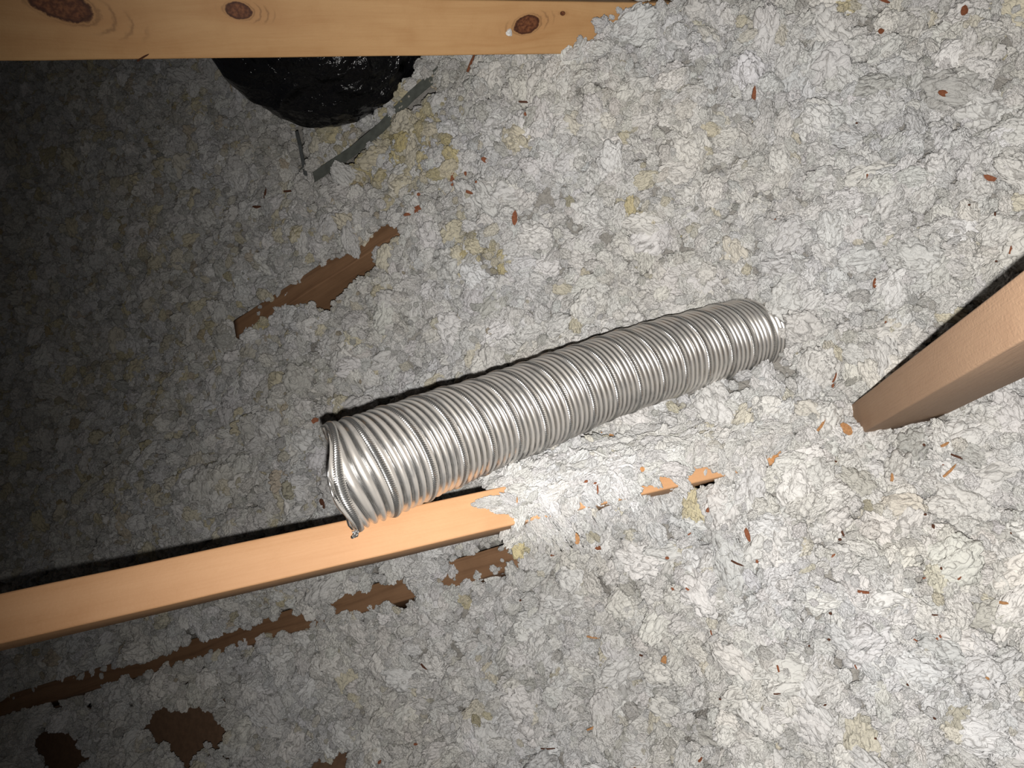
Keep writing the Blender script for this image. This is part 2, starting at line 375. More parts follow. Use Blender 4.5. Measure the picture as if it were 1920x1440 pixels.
# lumps 4-10 cm across with creases between, from two warped Worley fields (numpy)
_seeds = {}
def worley(xy, cell, seed):
    key = seed
    r_ = np.random.default_rng(seed); T = r_.random((64,64,2))
    g = xy/cell; gi_ = np.floor(g).astype(int); f1 = np.full(len(xy), 9.); f2 = np.full(len(xy), 9.)
    for dx in (-1,0,1):
        for dy in (-1,0,1):
            c = gi_ + [dx,dy]; jt = T[c[:,0]%64, c[:,1]%64]
            dd = np.hypot(*(c + jt - g).T)
            f2 = np.where(dd < f1, f1, np.minimum(f2, dd)); f1 = np.minimum(f1, dd)
    return f1, f2
def lump_h(xy):
    wx = np.sin(xy[:,0]*17+2*np.sin(xy[:,1]*11))*.014 + np.sin(xy[:,1]*53+1.3)*.005; wy = np.cos(xy[:,1]*19+2*np.sin(xy[:,0]*13))*.014 + np.cos(xy[:,0]*47)*.005
    w_ = xy + np.c_[wx, wy]
    a, a2 = worley(w_, .115, 3); b, b2 = worley(w_*[1.0,1.0], .048, 5)
    fine, far = .5, 1
    return (.036*(1-1.3*a**1.8) + .020*(1-1.25*b**1.7)) - .022

# ------------------------------------------------------------------ duct path (shared with the insulation so that no fluff sits inside it)
RD = .0465
DK = [(600,907,.667),(640,893,.680),(800,837,.731),(960,775,.793),(1142,707,.866),(1290,659,.925),(1415,627,.970),(1475,620,1.015),(1520,628,1.09),(1540,645,1.16)]
dk = np.array([P(*k) for k in DK])
seg = np.r_[0, np.cumsum(np.linalg.norm(np.diff(dk, axis=0), axis=1))]
def fit_path():
    t = seg/seg[-1]
    co = [np.polyfit(t, dk[:,i], 5) for i in range(3)]
    tt = np.linspace((seg[1]-.0)/seg[-1]*1.0, 1, 2500)
    p = np.stack([np.polyval(c, tt) for c in co], 1)
    s = np.r_[0, np.cumsum(np.linalg.norm(np.diff(p, axis=0), axis=1))]
    return p, s
DP, DS = fit_path()
# beam frames --------------------------------------------------------------
def frame(A, B, roll, ref=.5):
    """x along A->B, z = outward normal of the face turned to the camera, rolled about the axis"""
    x = (B-A).normalized(); m = A.lerp(B, ref); v = (CAM-m)
    z = (v - x*v.dot(x)).normalized(); z = Matrix.Rotation(roll, 3, x) @ z; y = z.cross(x)
    return Matrix((x, y, z)).transposed()
def solve_beam(pa, pb, roll, ref, w_, t_, ext0, ext1):
    A_, B_ = P(*pa), P(*pb); R_ = frame(A_, B_, math.radians(roll), ref); x = R_.col[0]
    L_ = (B_-A_).length; o_ = A_
    return dict(o=o_, R=R_, x0=-ext0, x1=L_+ext1, w=w_, t=t_)
BEAM = solve_beam((0,1160,1/1.64), (1330,864,1/1.205), -5.5, .7, .040, .089, .12, .12)
TOPB = solve_beam((0,52,.766), (1190,53,1.03), 8, .6, .064, .038, .12, .16)
POST = solve_beam((1602,788,.88), (1920,572,.442), -22, .55, .036, .089, .12, .07)
def level(px, py, z):
    r_ = RW @ Vector(((px-960)/F, (720-py)/F, -1)); return (px, py, (z-CAM.z)/r_.z)
def bh(px, py):
    z = H0
    for _ in range(8): p_ = P(*level(px,py,z)); z = float(base_h(np.array([[p_.x,p_.y]]))[0])
    return z
JZ = [round(bh(x,y),3) for x,y in ((0,1325),(300,1235),(600,1150),(960,1042),(455,610),(600,515),(745,422))]
Z1, Z2 = (.162,.188), .255
JST1 = solve_beam(level(0,1325,Z1[0]), level(960,1042,Z1[1]), 0, .5, .038, .070, .3, .03)
JST2 = solve_beam(level(455,608,Z2), level(745,420,Z2), 0, .5, .038, .14, .02, .10)
for J in (JST1, JST2):      # these lie level: turn the narrow face straight up
    x = J['R'].col[0].normalized(); z = Vector((0,0,1)); z = (z - x*z.dot(x)).normalized(); y = z.cross(x); J['R'] = Matrix((x,y,z)).transposed()
def in_box(p, r, S, marg=.35):
    o_ = np.array(S['o']); R_ = np.array(S['R']); q = (p-o_)@R_
    m = r*marg
    return (q[:,0]>S['x0'])&(q[:,0]<S['x1'])&(np.abs(q[:,1])<S['w']/2+m)&(q[:,2]<m)&(q[:,2]>-S['t']-m)
BAGC = P(598,40,1.27); BAGR = (.185,.165,.15)
def inside_solids(p, r):
    out = np.zeros(len(p), bool)
    sub = DP[::25]
    for k in range(0, len(p), 4000):
        d_ = np.linalg.norm(p[k:k+4000,None,:]-sub[None], axis=2).min(1)
        out[k:k+4000] = d_ < RD + r[k:k+4000]*.55
    for S in (TOPB, POST): out |= in_box(p, r, S)
    q = (p - np.array(P(1330,864,1/1.205)))
    b = in_box(p, r, BEAM, .6); px, py, d = proj(p)
    out |= b & (px < 950)
    out |= in_box(p, r, BEAM, -.3)
    q = (p-np.array(BAGC))@RWn/np.array(BAGR); out |= (q**2).sum(1) < 1.0
    return out
def drift():
    """white fluff heaped over the beam from where it goes under; long wisps hang down its side"""
    P_, S_, R_ = [], [], []
    def add(px, py, d, r, el=1.5, ang=None, tilt=.3, flat=.7):
        P_.append(P(px, py, d)); S_.append((r*el, r*.9, r*flat))
        if ang is None: m = Matrix.Rotation(rnd.uniform(0,6.28), 3, 'Z') 
        else:
            a = math.radians(ang); xw = RW @ Vector((math.cos(a), math.sin(a), rnd.uniform(-.15,.15))); zw = RW @ Vector((0,0,1)); xw.normalize()
            yw = zw.cross(xw).normalized(); zw = xw.cross(yw); m = Matrix((xw,yw,zw)).transposed()
        e = (m @ Matrix.Rotation(rnd.gauss(0,tilt),3,'X')).to_euler(); R_.append((e.x,e.y,e.z))
    def line_y(x): return 1160 - (x/1330)*296
    def inv(x): return 1.64 - (x/1330)*.435
    for i in range(1500):                       # body on top of the beam
        x = rnd.uniform(925,1480) if i > 500 else rnd.uniform(925,1110)
        yc = line_y(x); big = max(0, min(1, (1150-x)/120))
        y = yc + rnd.gauss(-22-18*big, 24+10*big)
        if y > yc+34+10*big or y < yc-95: continue
        if x < 960+ (rnd.random()-.5)*14 + max(0,(y-yc-5))*.5 and abs(y-yc) < 40 and y > yc-34: continue
        rr = rnd.uniform(.003,.0105)
        if bare_sd(np.array([x]), np.array([y]))[0] < rr*1300: continue
        off = abs(y-yc)/75.
        iv = inv(x)+.012 - .16*off*off + rnd.gauss(0,.008)
        add(x, y, 1/iv, rr, rnd.uniform(1.1,2.2), rnd.gauss(20 if y<yc else -60, 30), flat=.6)
    for i in range(420):                        # under it, filling down to the bed beside the beam
        x = rnd.uniform(955,1400); yc = line_y(x)
        y = yc + rnd.uniform(15,75)*(1.2 if x<1120 else .8)
        rr = rnd.uniform(.004,.010)
        if bare_sd(np.array([x]), np.array([y]))[0] < rr*1300: continue
        iv = inv(x) - .02 - (y-yc-15)*.0026 + rnd.gauss(0,.01)
        add(x, y, 1/iv, rr, rnd.uniform(1.2,2.6), rnd.gauss(-72,18), flat=.6)
    for i in range(300):                        # above it, filling down to the bed behind
        x = rnd.uniform(960,1430); yc = line_y(x)
        y = yc - rnd.uniform(30,85)
        rr = rnd.uniform(.004,.010)
        if x < 1010 and y < 875: continue
        iv = inv(x) - .03 - (yc-30-y)*.0020 + rnd.gauss(0,.01)
        add(x, y, 1/iv, rr, rnd.uniform(1.2,2.0), rnd.gauss(10,30), flat=.6)
    # the long tongue over the beam and the hanging wisps
    for k in range(26):
        t = k/25; x = 893+t*75; add(x, 944-t*1+rnd.gauss(0,2.+5*t), 1/(inv(x)+.010), .0020+.0050*t, 3.0, rnd.gauss(3,8), flat=.5)
    for (x0,y0,x1,y1,n,r0) in ((1000,975,1042,1030,22,.0045),(968,975,960,1008,10,.0022),(1090,935,1112,985,20,.0040),(1040,960,1085,1020,26,.0055),(1010,965,1062,1025,26,.0050),(980,960,1005,1005,14,.0030),(1060,950,1060,1000,14,.0045),(1320,890,1312,905,5,.002),(1268,895,1262,925,8,.0032)):
        for k in range(n):
            t = k/(n-1); x = x0+(x1-x0)*t + rnd.gauss(0,2.5); y = y0+(y1-y0)*t+rnd.gauss(0,1.5)
            a = math.degrees(math.atan2(-(y1-y0), x1-x0))
            add(x, y, 1/(inv(x)+.006-.11*t*t-.03*t), r0*(1-.45*t), 3.2, a+rnd.gauss(0,8), flat=.5)
    P_ = np.array(P_); S_ = np.array(S_); R_ = np.array(R_)
    bad = inside_duct(P_, S_[:,1]); k = ~bad
    return P_[k], S_[k,1], S_[k], R_[k]
def inside_duct(p, r):
    sub = DP[::25]; d_ = np.linalg.norm(p[:,None,:]-sub[None], axis=2).min(1); return d_ < RD + r*.7

# ------------------------------------------------------------------ setting
def slab(name, x0, x1, y0, y1, z0, z1, mat):
    v = [(x,y,z) for z in (z0,z1) for y in (y0,y1) for x in (x0,x1)]
    f = [(0,2,3,1),(4,5,7,6),(0,1,5,4),(2,6,7,3),(0,4,6,2),(1,3,7,5)]
    o = mesh_obj(name, v, f, mat); o['kind'] = 'structure'; return o
slab('floor', bx0-.3, bx1+.3, by0-.3, by1+.3, .06, .09, M_board)

INS = build_insulation()

# ------------------------------------------------------------------ lumber
def lumber(name, S, mat, label, kind=None, nseg=40, wob=.0004):
    bm = bmesh.new()
    xs = np.linspace(S['x0'], S['x1'], nseg+1); ring = []
    w2, t_ = S['w']/2, S['t']; c = min(.0022, w2*.2)
    prof = []
    for (cy, cz, a0) in ((w2-c,-c,0),(-w2+c,-c,90),(-w2+c,-t_+c,180),(w2-c,-t_+c,270)):
        for k in range(4):
            a = math.radians(a0+30*k); prof.append((cy+c*math.cos(a), cz+c*math.sin(a)))
    for i, x in enumerate(xs):
        ring.append([bm.verts.new((x, y+mnoise.noise(Vector((x*14,y*60,z*60)))*wob, z+mnoise.noise(Vector((x*14,y*60+9,z*60)))*wob)) for (y,z) in prof])
    n = len(prof)
    for i in range(nseg):
        for j in range(n):
            bm.faces.new((ring[i][j], ring[i][(j+1)%n], ring[i+1][(j+1)%n], ring[i+1][j]))
    bm.faces.new(ring[0][::-1]); bm.faces.new(ring[-1]); bmesh.ops.recalc_face_normals(bm, faces=bm.faces)
    me = bpy.data.meshes.new(name); bm.to_mesh(me); bm.free(); me.materials.append(mat)
    for p_ in me.polygons: p_.use_smooth = len(p_.vertices) == 4
    o = bpy.data.objects.new(name, me); C.objects.link(o)
    o.matrix_world = Matrix.Translation(S['o']) @ S['R'].to_4x4()
    tag(o, label, 'lumber', kind=kind); return o
def on_face(S, px, py):      # where a pixel's ray meets the +z face of a piece of lumber, in its own x,y
    o_, n_ = S['o'], S['R'].col[2]; r_ = RW @ Vector(((px-960)/F, (720-py)/F, -1)); t_ = (o_-CAM).dot(n_)/r_.dot(n_)
    q = S['R'].transposed() @ (CAM + r_*t_ - o_); return q.x, q.y
kn = []
for (px,py,rx,ry,ang,tail) in ((112,8,66,28,-20,.5),(447,20,27,15,-8,.7),(988,46,25,16.5,14,.15),(1055,25,5,4,0,0),(1168,45,16,10,25,0)):
    x_, y_ = on_face(TOPB, px, py); d_ = .766+(1.03-.766)*px/1190
    x2, _ = on_face(TOPB, px+rx, py); kn.append((x_, y_, abs(x2-x_), ry*d_/F, math.radians(ang), tail))
M_top = wood('pine_knotty', (.56,.335,.155), (.43,.225,.09), kn, .0005, .8, 230.)
lumber('truss_brace', TOPB, M_top, 'knotty orange-brown pine board crossing the top of the picture above the black bag')
lumber('truss_web', BEAM, M_beam, 'pale pine two-by-four running from lower left under the silver duct into white fluff')
lumber('truss_post', POST, M_post, 'slanting pale brown pine member rising out of the insulation at the right edge')
lumber('attic_joist', JST1, M_joist, 'dark brown joist edge showing in gaps of the insulation below the pale two-by-four')
lumber('bottom_chord', JST2, M_joist, 'brown board half buried in the insulation above the left end of the silver duct')

# ------------------------------------------------------------------ duct
def metal(name, rough, col=(.80,.79,.775), crest_reflection=False):
    t = NT(name); oc = t.n('ShaderNodeTexCoord').outputs['Object']
    n2 = t.noise(oc, 38, 3, .6)
    c = t.mix(t.ramp(n2, .45,.75), (*col,1), (col[0]*.86, col[1]*.84, col[2]*.81, 1)); met = .95; rg = rough
    if crest_reflection:                                   # warm reflected light painted beige on the rib crests, plain foil in the grooves
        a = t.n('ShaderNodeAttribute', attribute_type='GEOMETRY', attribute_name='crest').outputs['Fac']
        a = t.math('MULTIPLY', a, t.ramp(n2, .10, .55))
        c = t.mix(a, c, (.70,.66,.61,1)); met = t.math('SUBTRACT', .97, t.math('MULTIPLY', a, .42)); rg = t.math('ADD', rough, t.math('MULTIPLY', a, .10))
    t.bsdf(c, rg, met, None); return t.m
M_foil = metal('aluminium_foil', .24, crest_reflection=True)
M_seam = metal('crimped_aluminium', .22, (.86,.85,.83))
def duct():
    s_tot = DS[-1]; NS, NTH = 2000, 120
    s = np.linspace(0, s_tot, NS); path = np.stack([np.interp(s, DS, DP[:,i]) for i in range(3)], 1)
    T = np.gradient(path, axis=0); T /= np.linalg.norm(T, axis=1)[:,None]
    N_ = np.zeros_like(T); cam = np.array(CAM)
    v = cam-path; N_ = v - (v*T).sum(1)[:,None]*T; N_ /= np.linalg.norm(N_, axis=1)[:,None]    # theta=0 faces the lens when built; a plain frame along the tube
    B_ = np.cross(T, N_)
    th = np.linspace(0, 2*np.pi, NTH, endpoint=False)
    LEAD = .0352
    def surf(ss, tt, dr, only_ax=False):
        """ss axial position, tt angle, dr extra radius (same-shape arrays) -> points"""
        cut = -.0165*np.cos(tt+.12)*np.exp(-np.maximum(ss,0)/.060) - .004*np.sin(tt*3+1)*np.exp(-np.maximum(ss,0)/.012)   # end cut across and a little crushed
        ax = ss + cut - (.0050*np.sin(tt)+.004)*np.exp(-np.maximum(ss,0)/.05)
        if only_ax: return ax + (ss-ax)*np.exp(-(np.maximum(ss,0)/.045)**2)
        q = [np.interp(ax, s, path[:,i]) + np.minimum(ax,0)*T[0,i] for i in range(3)]
        n = [np.interp(ax, s, N_[:,i]) for i in range(3)]; b = [np.interp(ax, s, B_[:,i]) for i in range(3)]
        lf = np.sin(ss*61+1)*.0006*np.cos(2*tt+ss*20) + .0007*np.sin(ss*27+tt) 
        dent = -.0030*np.exp(-((ss-.40)/.03)**2-((np.mod(tt+.9+np.pi,2*np.pi)-np.pi)/.5)**2) - .0022*np.exp(-((ss-.44)/.02)**2-((np.mod(tt-.6+np.pi,2*np.pi)-np.pi)/.4)**2)
        r = RD + dr + lf + dent
        sq = 1 - .075*np.exp(-ss/.10)*np.cos(2*tt)
        return np.stack([q[i] + r*sq*(np.cos(tt)*n[i] + np.sin(tt)*b[i]) for i in range(3)], -1)
    MS = 90; NS = int(s_tot/LEAD*MS) + MS; thc = th                        # rows follow the spiral, so the ribs run true
    SS = (np.arange(NS)[:,None] - MS)*(LEAD/MS) + thc[None,:]/(2*np.pi)*LEAD; TT = np.broadcast_to(thc[None,:], SS.shape)
    SS = np.clip(SS, 0, s_tot-.001)
    ph = (surf(SS, TT, 0, True)+.007)/LEAD - TT/(2*np.pi)
    c = np.cos(2*np.pi*ph*5)
    jit = .85+.3*np.sin(np.floor(ph*5)*2.4)
    prof = .0024*(2*np.abs(np.sin(np.pi*ph*5))**.75-1.2)*(.92+.16*(jit-.85)/.3)
    V = surf(SS, TT, prof).reshape(-1,3)
    idx = np.arange(NS*NTH).reshape(NS,NTH)
    nxt = np.c_[idx[:,1:], np.minimum(np.arange(NS)+MS, NS-1)*NTH]
    Fc = np.stack([idx[:-1], nxt[:-1], nxt[1:], idx[1:]], -1).reshape(-1,4)
    sf = SS.ravel()[Fc]; Fc = Fc[(sf.max(1) > 1e-6)&(sf.min(1) < s_tot-.0015)]
    sf = SS.ravel()[Fc]; Fc = Fc[(sf.max(1)-sf.min(1)) < LEAD*.5]
    root = empty('flexible_duct', Matrix.Translation(Vector(path[0])))
    tag(root, 'silver corrugated aluminium flexible duct lying with its open end on the pale two-by-four', 'duct')
    W = Matrix.Identity(4)
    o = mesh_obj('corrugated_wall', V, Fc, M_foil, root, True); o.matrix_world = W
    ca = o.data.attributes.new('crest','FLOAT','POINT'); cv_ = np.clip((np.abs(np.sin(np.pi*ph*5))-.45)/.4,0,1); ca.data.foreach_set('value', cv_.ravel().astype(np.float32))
    sm = o.modifiers.new('s','SOLIDIFY'); sm.thickness = .0003; sm.offset = -1
    # crimped helical seam: a raised knurled band
    turns = int(s_tot/LEAD)
    NP = 560*turns; u = np.linspace(0, 2*np.pi*turns, NP)
    k = np.arange(NP)
    wv = np.array([-.0036,-.0030,-.0010,.0010,.0030,.0036]); hv = np.array([-.0004,.0016,.0025,.0025,.0016,-.0004])
    kn_ = np.where((k//2)%2==0, .00045, -.00045)
    rows = []
    base = -.007 + 0*u + u/(2*np.pi)*LEAD + LEAD*.0
    bs = base.copy()
    for _ in range(30): bs = bs + .6*(base - surf(bs, np.mod(u,2*np.pi), 0, True))
    for w_, h_ in zip(wv, hv):
        rows.append(surf(bs + w_, np.mod(u,2*np.pi), h_ + (kn_ if abs(w_)<.0032 else 0)))
    Rw = np.stack(rows, 1); ok = (bs > .0105)&(base < s_tot-.004)
    Rw = Rw[ok]; n = len(Rw); idx = np.arange(n*6).reshape(n,6)
    Fc = np.stack([idx[:-1,:-1], idx[:-1,1:], idx[1:,1:], idx[1:,:-1]], -1).reshape(-1,4)
    o2 = mesh_obj('crimped_seam', Rw.reshape(-1,3), Fc, M_seam, root, False); o2.matrix_world = W; o2['label'] = 'knurled spiral seam'
    u = np.linspace(0, 2*np.pi, 560); rows = []
    for w_, h_ in zip(wv, hv): rows.append(surf(.0055 + w_ + 0*u, u, h_ + (np.where((np.arange(560)//2)%2==0, .00045, -.00045) if abs(w_)<.0032 else 0)))
    Rw = np.stack(rows, 1); idx = np.arange(560*6).reshape(560,6)
    Fc = np.stack([idx[:-1,:-1], idx[:-1,1:], idx[1:,1:], idx[1:,:-1]], -1).reshape(-1,4)
    oe = mesh_obj('end_crimp', Rw.reshape(-1,3), Fc, M_seam, root, False); oe.matrix_world = W; oe['label'] = 'bright knurled band round the open end'
    # rolled lip at the open end
    tt = np.linspace(0, 2*np.pi, 181)[:-1]; a = np.linspace(0, 2*np.pi, 9)[:-1]
    Tg, Ag = np.meshgrid(tt, a, indexing='ij')
    L_ = surf(.0004*np.sin(Tg*9)+.0008*np.cos(Ag), Tg, -.0002+.0008*np.sin(Ag)+.0004*np.sin(Tg*23)).reshape(-1,3)
    idx = np.arange(180*8).reshape(180,8); nx_ = np.roll(idx,-1,0); 
    Fc = np.stack([idx, np.roll(idx,-1,1), np.roll(nx_,-1,1), nx_], -1).reshape(-1,4)
    o3 = mesh_obj('end_lip', L_, Fc, M_seam, root, True); o3.matrix_world = W
    # the torn corner of foil that curls down on to the wood
    tb = -np.pi/2 if np.dot(B_[0], np.array(RW@Vector((0,1,0)))) > 0 else np.pi/2
    g = np.linspace(0,1,14); h = np.linspace(-1,1,7); G, Hh = np.meshgrid(g, h, indexing='ij')
    q0 = surf(np.array([.001]), np.array([tb*.93]), np.array([0.]))[0]
    dn = np.array(RW@Vector((-.25,-1,.15))); dn /= np.linalg.norm(dn); sd_ = T[0]; nn = np.cross(dn, sd_); nn/=np.linalg.norm(nn)
    curl = G*2.6
    Vt = q0 + (np.sin(curl)/2.6*.0115*1.4)[...,None]*dn + ((1-np.cos(curl))/2.6*.007)[...,None]*nn + (Hh*.0036*(1-.55*G)+.002*np.sin(G*9)*.4)[...,None]*sd_ + (.0009*np.sin(Hh*7+G*12))[...,None]*nn
    idx = np.arange(14*7).reshape(14,7); Fc = np.stack([idx[:-1,:-1], idx[:-1,1:], idx[1:,1:], idx[1:,:-1]], -1).reshape(-1,4)
    o4 = mesh_obj('torn_foil_corner', Vt.reshape(-1,3), Fc, M_seam, root, True); o4.matrix_world = W
    o4.modifiers.new('s','SOLIDIFY').thickness = .0003
    return root
duct()

# ------------------------------------------------------------------ black bag
def bag():
    t = NT('black_plastic'); oc = t.n('ShaderNodeTexCoord').outputs['Object']
    n = t.noise(t.vmath('MULTIPLY', oc, (.6,1.2,1.)), 13, 2.5, .5, 1.2, noise_type='RIDGED_MULTIFRACTAL'); n2 = t.noise(oc, 90, 3, .5, .8)
    b = t.bsdf((.006,.006,.007,1), .19, 0, t.bump(t.math('ADD', n, t.math('MULTIPLY', n2, .15)), 0.035, 1.0), .5)
    bm = bmesh.new(); bmesh.ops.create_icosphere(bm, subdivisions=6, radius=1)
    g = Vector((.93,.33,.15)).normalized()             # where the plastic is gathered
    for v in bm.verts:
        p_ = v.co.normalized(); 
        a = math.acos(max(-1,min(1,p_.dot(g)))); ax = p_ - g*p_.dot(g)
        az = math.atan2(ax.dot(Vector((0,0,1))), ax.dot(g.cross(Vector((0,0,1)))))
        r_ = 1 + .10*mnoise.noise(p_*1.4) + .035*mnoise.noise(p_*3.5+Vector((5,0,0)))
        r_ += .030*math.sin(az*13+3*mnoise.noise(p_*2))*math.exp(-(a/.9)**2)*min(1,a*4)
        r_ += .10*math.exp(-(a/.13)**2)
        rg = 1-abs(mnoise.noise(p_*3.2+Vector((1,2,3)))*2.2); r_ += .018*max(0,rg)**3
        r_ += .003*max(0, 1-abs(mnoise.noise(p_*9+Vector((1,7,3)))*2.4))**3
        q = Vector((p_.x*BAGR[0], p_.y*BAGR[1], p_.z*BAGR[2]))*r_
        v.co = q
    for f_ in bm.faces: f_.smooth = True
    me = bpy.data.meshes.new('rubbish_bag'); bm.to_mesh(me); bm.free(); me.materials.append(t.m)
    o = bpy.data.objects.new('rubbish_bag', me); C.objects.link(o); o.matrix_world = Matrix.Translation(BAGC) @ RW.to_4x4()
    tag(o, 'shiny crinkled black plastic bag bulging out from behind the knotty board', 'bag')
bag()

# grey metal strips beside the bag
M_galv = plain('grey_metal', (.20,.215,.19), .5, .3, .0003, 60, .3)
def strip(name, pts, width, thick, nrm_cam, mat, label, cat):
    """flat bar through pixel/depth points, its broad side turned to nrm (camera frame)"""
    q = [P(*p_) for p_ in pts]; V = []; Fc = []
    for i, a in enumerate(q):
        t_ = (q[min(i+1,len(q)-1)]-q[max(i-1,0)]).normalized(); n = (RW@Vector(nrm_cam)); n = (n-t_*n.dot(t_)).normalized(); s_ = t_.cross(n)
        for (a1,b1) in ((-1,0),(1,0),(1,-1),(-1,-1)): V.append(a + s_*a1*width/2 + n*b1*thick)
    for i in range(len(q)-1):
        for j in range(4): Fc.append((i*4+j, i*4+(j+1)%4, i*4+4+(j+1)%4, i*4+4+j))
    Fc += [(3,2,1,0), tuple(len(V)-4+k for k in range(4))]
    o = mesh_obj(name, V, Fc, mat); return tag(o, label, cat)
strip('metal_flashing', [(830,128,1.22),(770,180,1.25),(715,238,1.275),(660,284,1.30),(588,332,1.335)], .020, .0015, (-.3,.2,1), M_galv, 'dull grey metal strip slanting through the yellow fluff beside the black bag', 'metal strip')
strip('metal_rod', [(556,246,1.34),(562,272,1.345),(573,330,1.36)], .0062, .003, (0,0,1), plain('dark_metal', (.05,.055,.055), .4, .4), 'thin dark grey metal bar standing in the insulation below the black bag', 'metal bar')

# ------------------------------------------------------------------ roof deck behind the photographer (never in view, closes the attic, added for reflections and bounced light)
M_roof = plain('roof_plywood', (.42,.28,.16), .8, 0, .0005, 30)
slab('ceiling', bx0-.3, bx1+.3, by0-.3, by1+.3, 2.3, 2.32, M_roof)

# ------------------------------------------------------------------ chips and splinters of wood
def chipmat(name, c): return plain(name, c, .75, 0, .0003, 500, .35, .2)
CH = dict(red=chipmat('bark_red', (.27,.098,.048)), dark=chipmat('bark_dark', (.10,.040,.022)), tan=chipmat('wood_tan', (.52,.27,.12)), pale=chipmat('wood_orange', (.62,.30,.115)))
SUF = {}
bpy.context.view_layer.update(); dg = bpy.context.evaluated_depsgraph_get()
def land(px, py):
    r_ = (RW @ Vector(((px-960)/F, (720-py)/F, -1))).normalized()
    ok, loc, nrm, *_ = SC.ray_cast(dg, CAM, r_)
    return loc if ok else P(px, py, 1.0)
def debris(px, py, ln, wd, ang, col, shape, label, group=None, lift=.0012, seed=0):
    loc = LAND[(px,py)]; dpt = (loc-CAM).dot(RW@Vector((0,0,-1))); k = dpt/F
    L_, W_ = ln*k, wd*k; r2 = random.Random(int(px*7+py))
    V, Fc = [], []
    if shape == 'splinter':
        n = 7
        for i in range(n):
            t_ = i/(n-1); w2 = W_/2*(.25+.75*math.sin(math.pi*min(1,(t_*.8+.22)))**.6)*(1 if t_<.97 else .25); b = r2.uniform(-.06,.06)*W_ + .10*L_*(t_-.5)**2*r2.choice((1,1))
            th = max(.0005, W_*.28)
            for (s_, z_) in ((-1,0),(1,0),(.8,th),(-.8,th)): V.append(((t_-.5)*L_, s_*w2 + b, z_ + .05*L_*math.sin(3*t_)))
        for i in range(n-1):
            for j in range(4): Fc.append((i*4+j, i*4+(j+1)%4, i*4+4+(j+1)%4, i*4+4+j))
        Fc += [(3,2,1,0), tuple(len(V)-4+q for q in range(4))]
        name = 'wood_splinter'
    else:
        n = 9; th = .0010
        ring = [((L_/2)*math.cos(6.283*i/n)*r2.uniform(.72,1.1), (W_/2)*math.sin(6.283*i/n)*r2.uniform(.75,1.15)) for i in range(n)]
        for z_ in (0, th):
            for (x,y) in ring: V.append((x, y, z_ + .12*x*x/max(L_,1e-4) + .2*y*x/max(L_,1e-4)))
        V.append((0,0,th*1.5)); Fc = [tuple(range(n))[::-1]] + [(i,(i+1)%n,n+(i+1)%n,n+i) for i in range(n)] + [(n+i,n+(i+1)%n,2*n) for i in range(n)]
        name = 'bark_flake'
    o = mesh_obj(name, V, Fc, CH[col])
    zc = (RW @ Vector((r2.gauss(0,.18), r2.gauss(0,.18), 1))).normalized(); a = math.radians(ang)
    x = RW @ Vector((math.cos(a), math.sin(a), 0)); x = (x - zc*x.dot(zc)).normalized(); y = zc.cross(x)
    o.matrix_world = Matrix.Translation(loc + zc*lift) @ Matrix((x,y,zc)).transposed().to_4x4()
    tag(o, label, 'wood chip' if shape=='splinter' else 'bark chip', group); return o
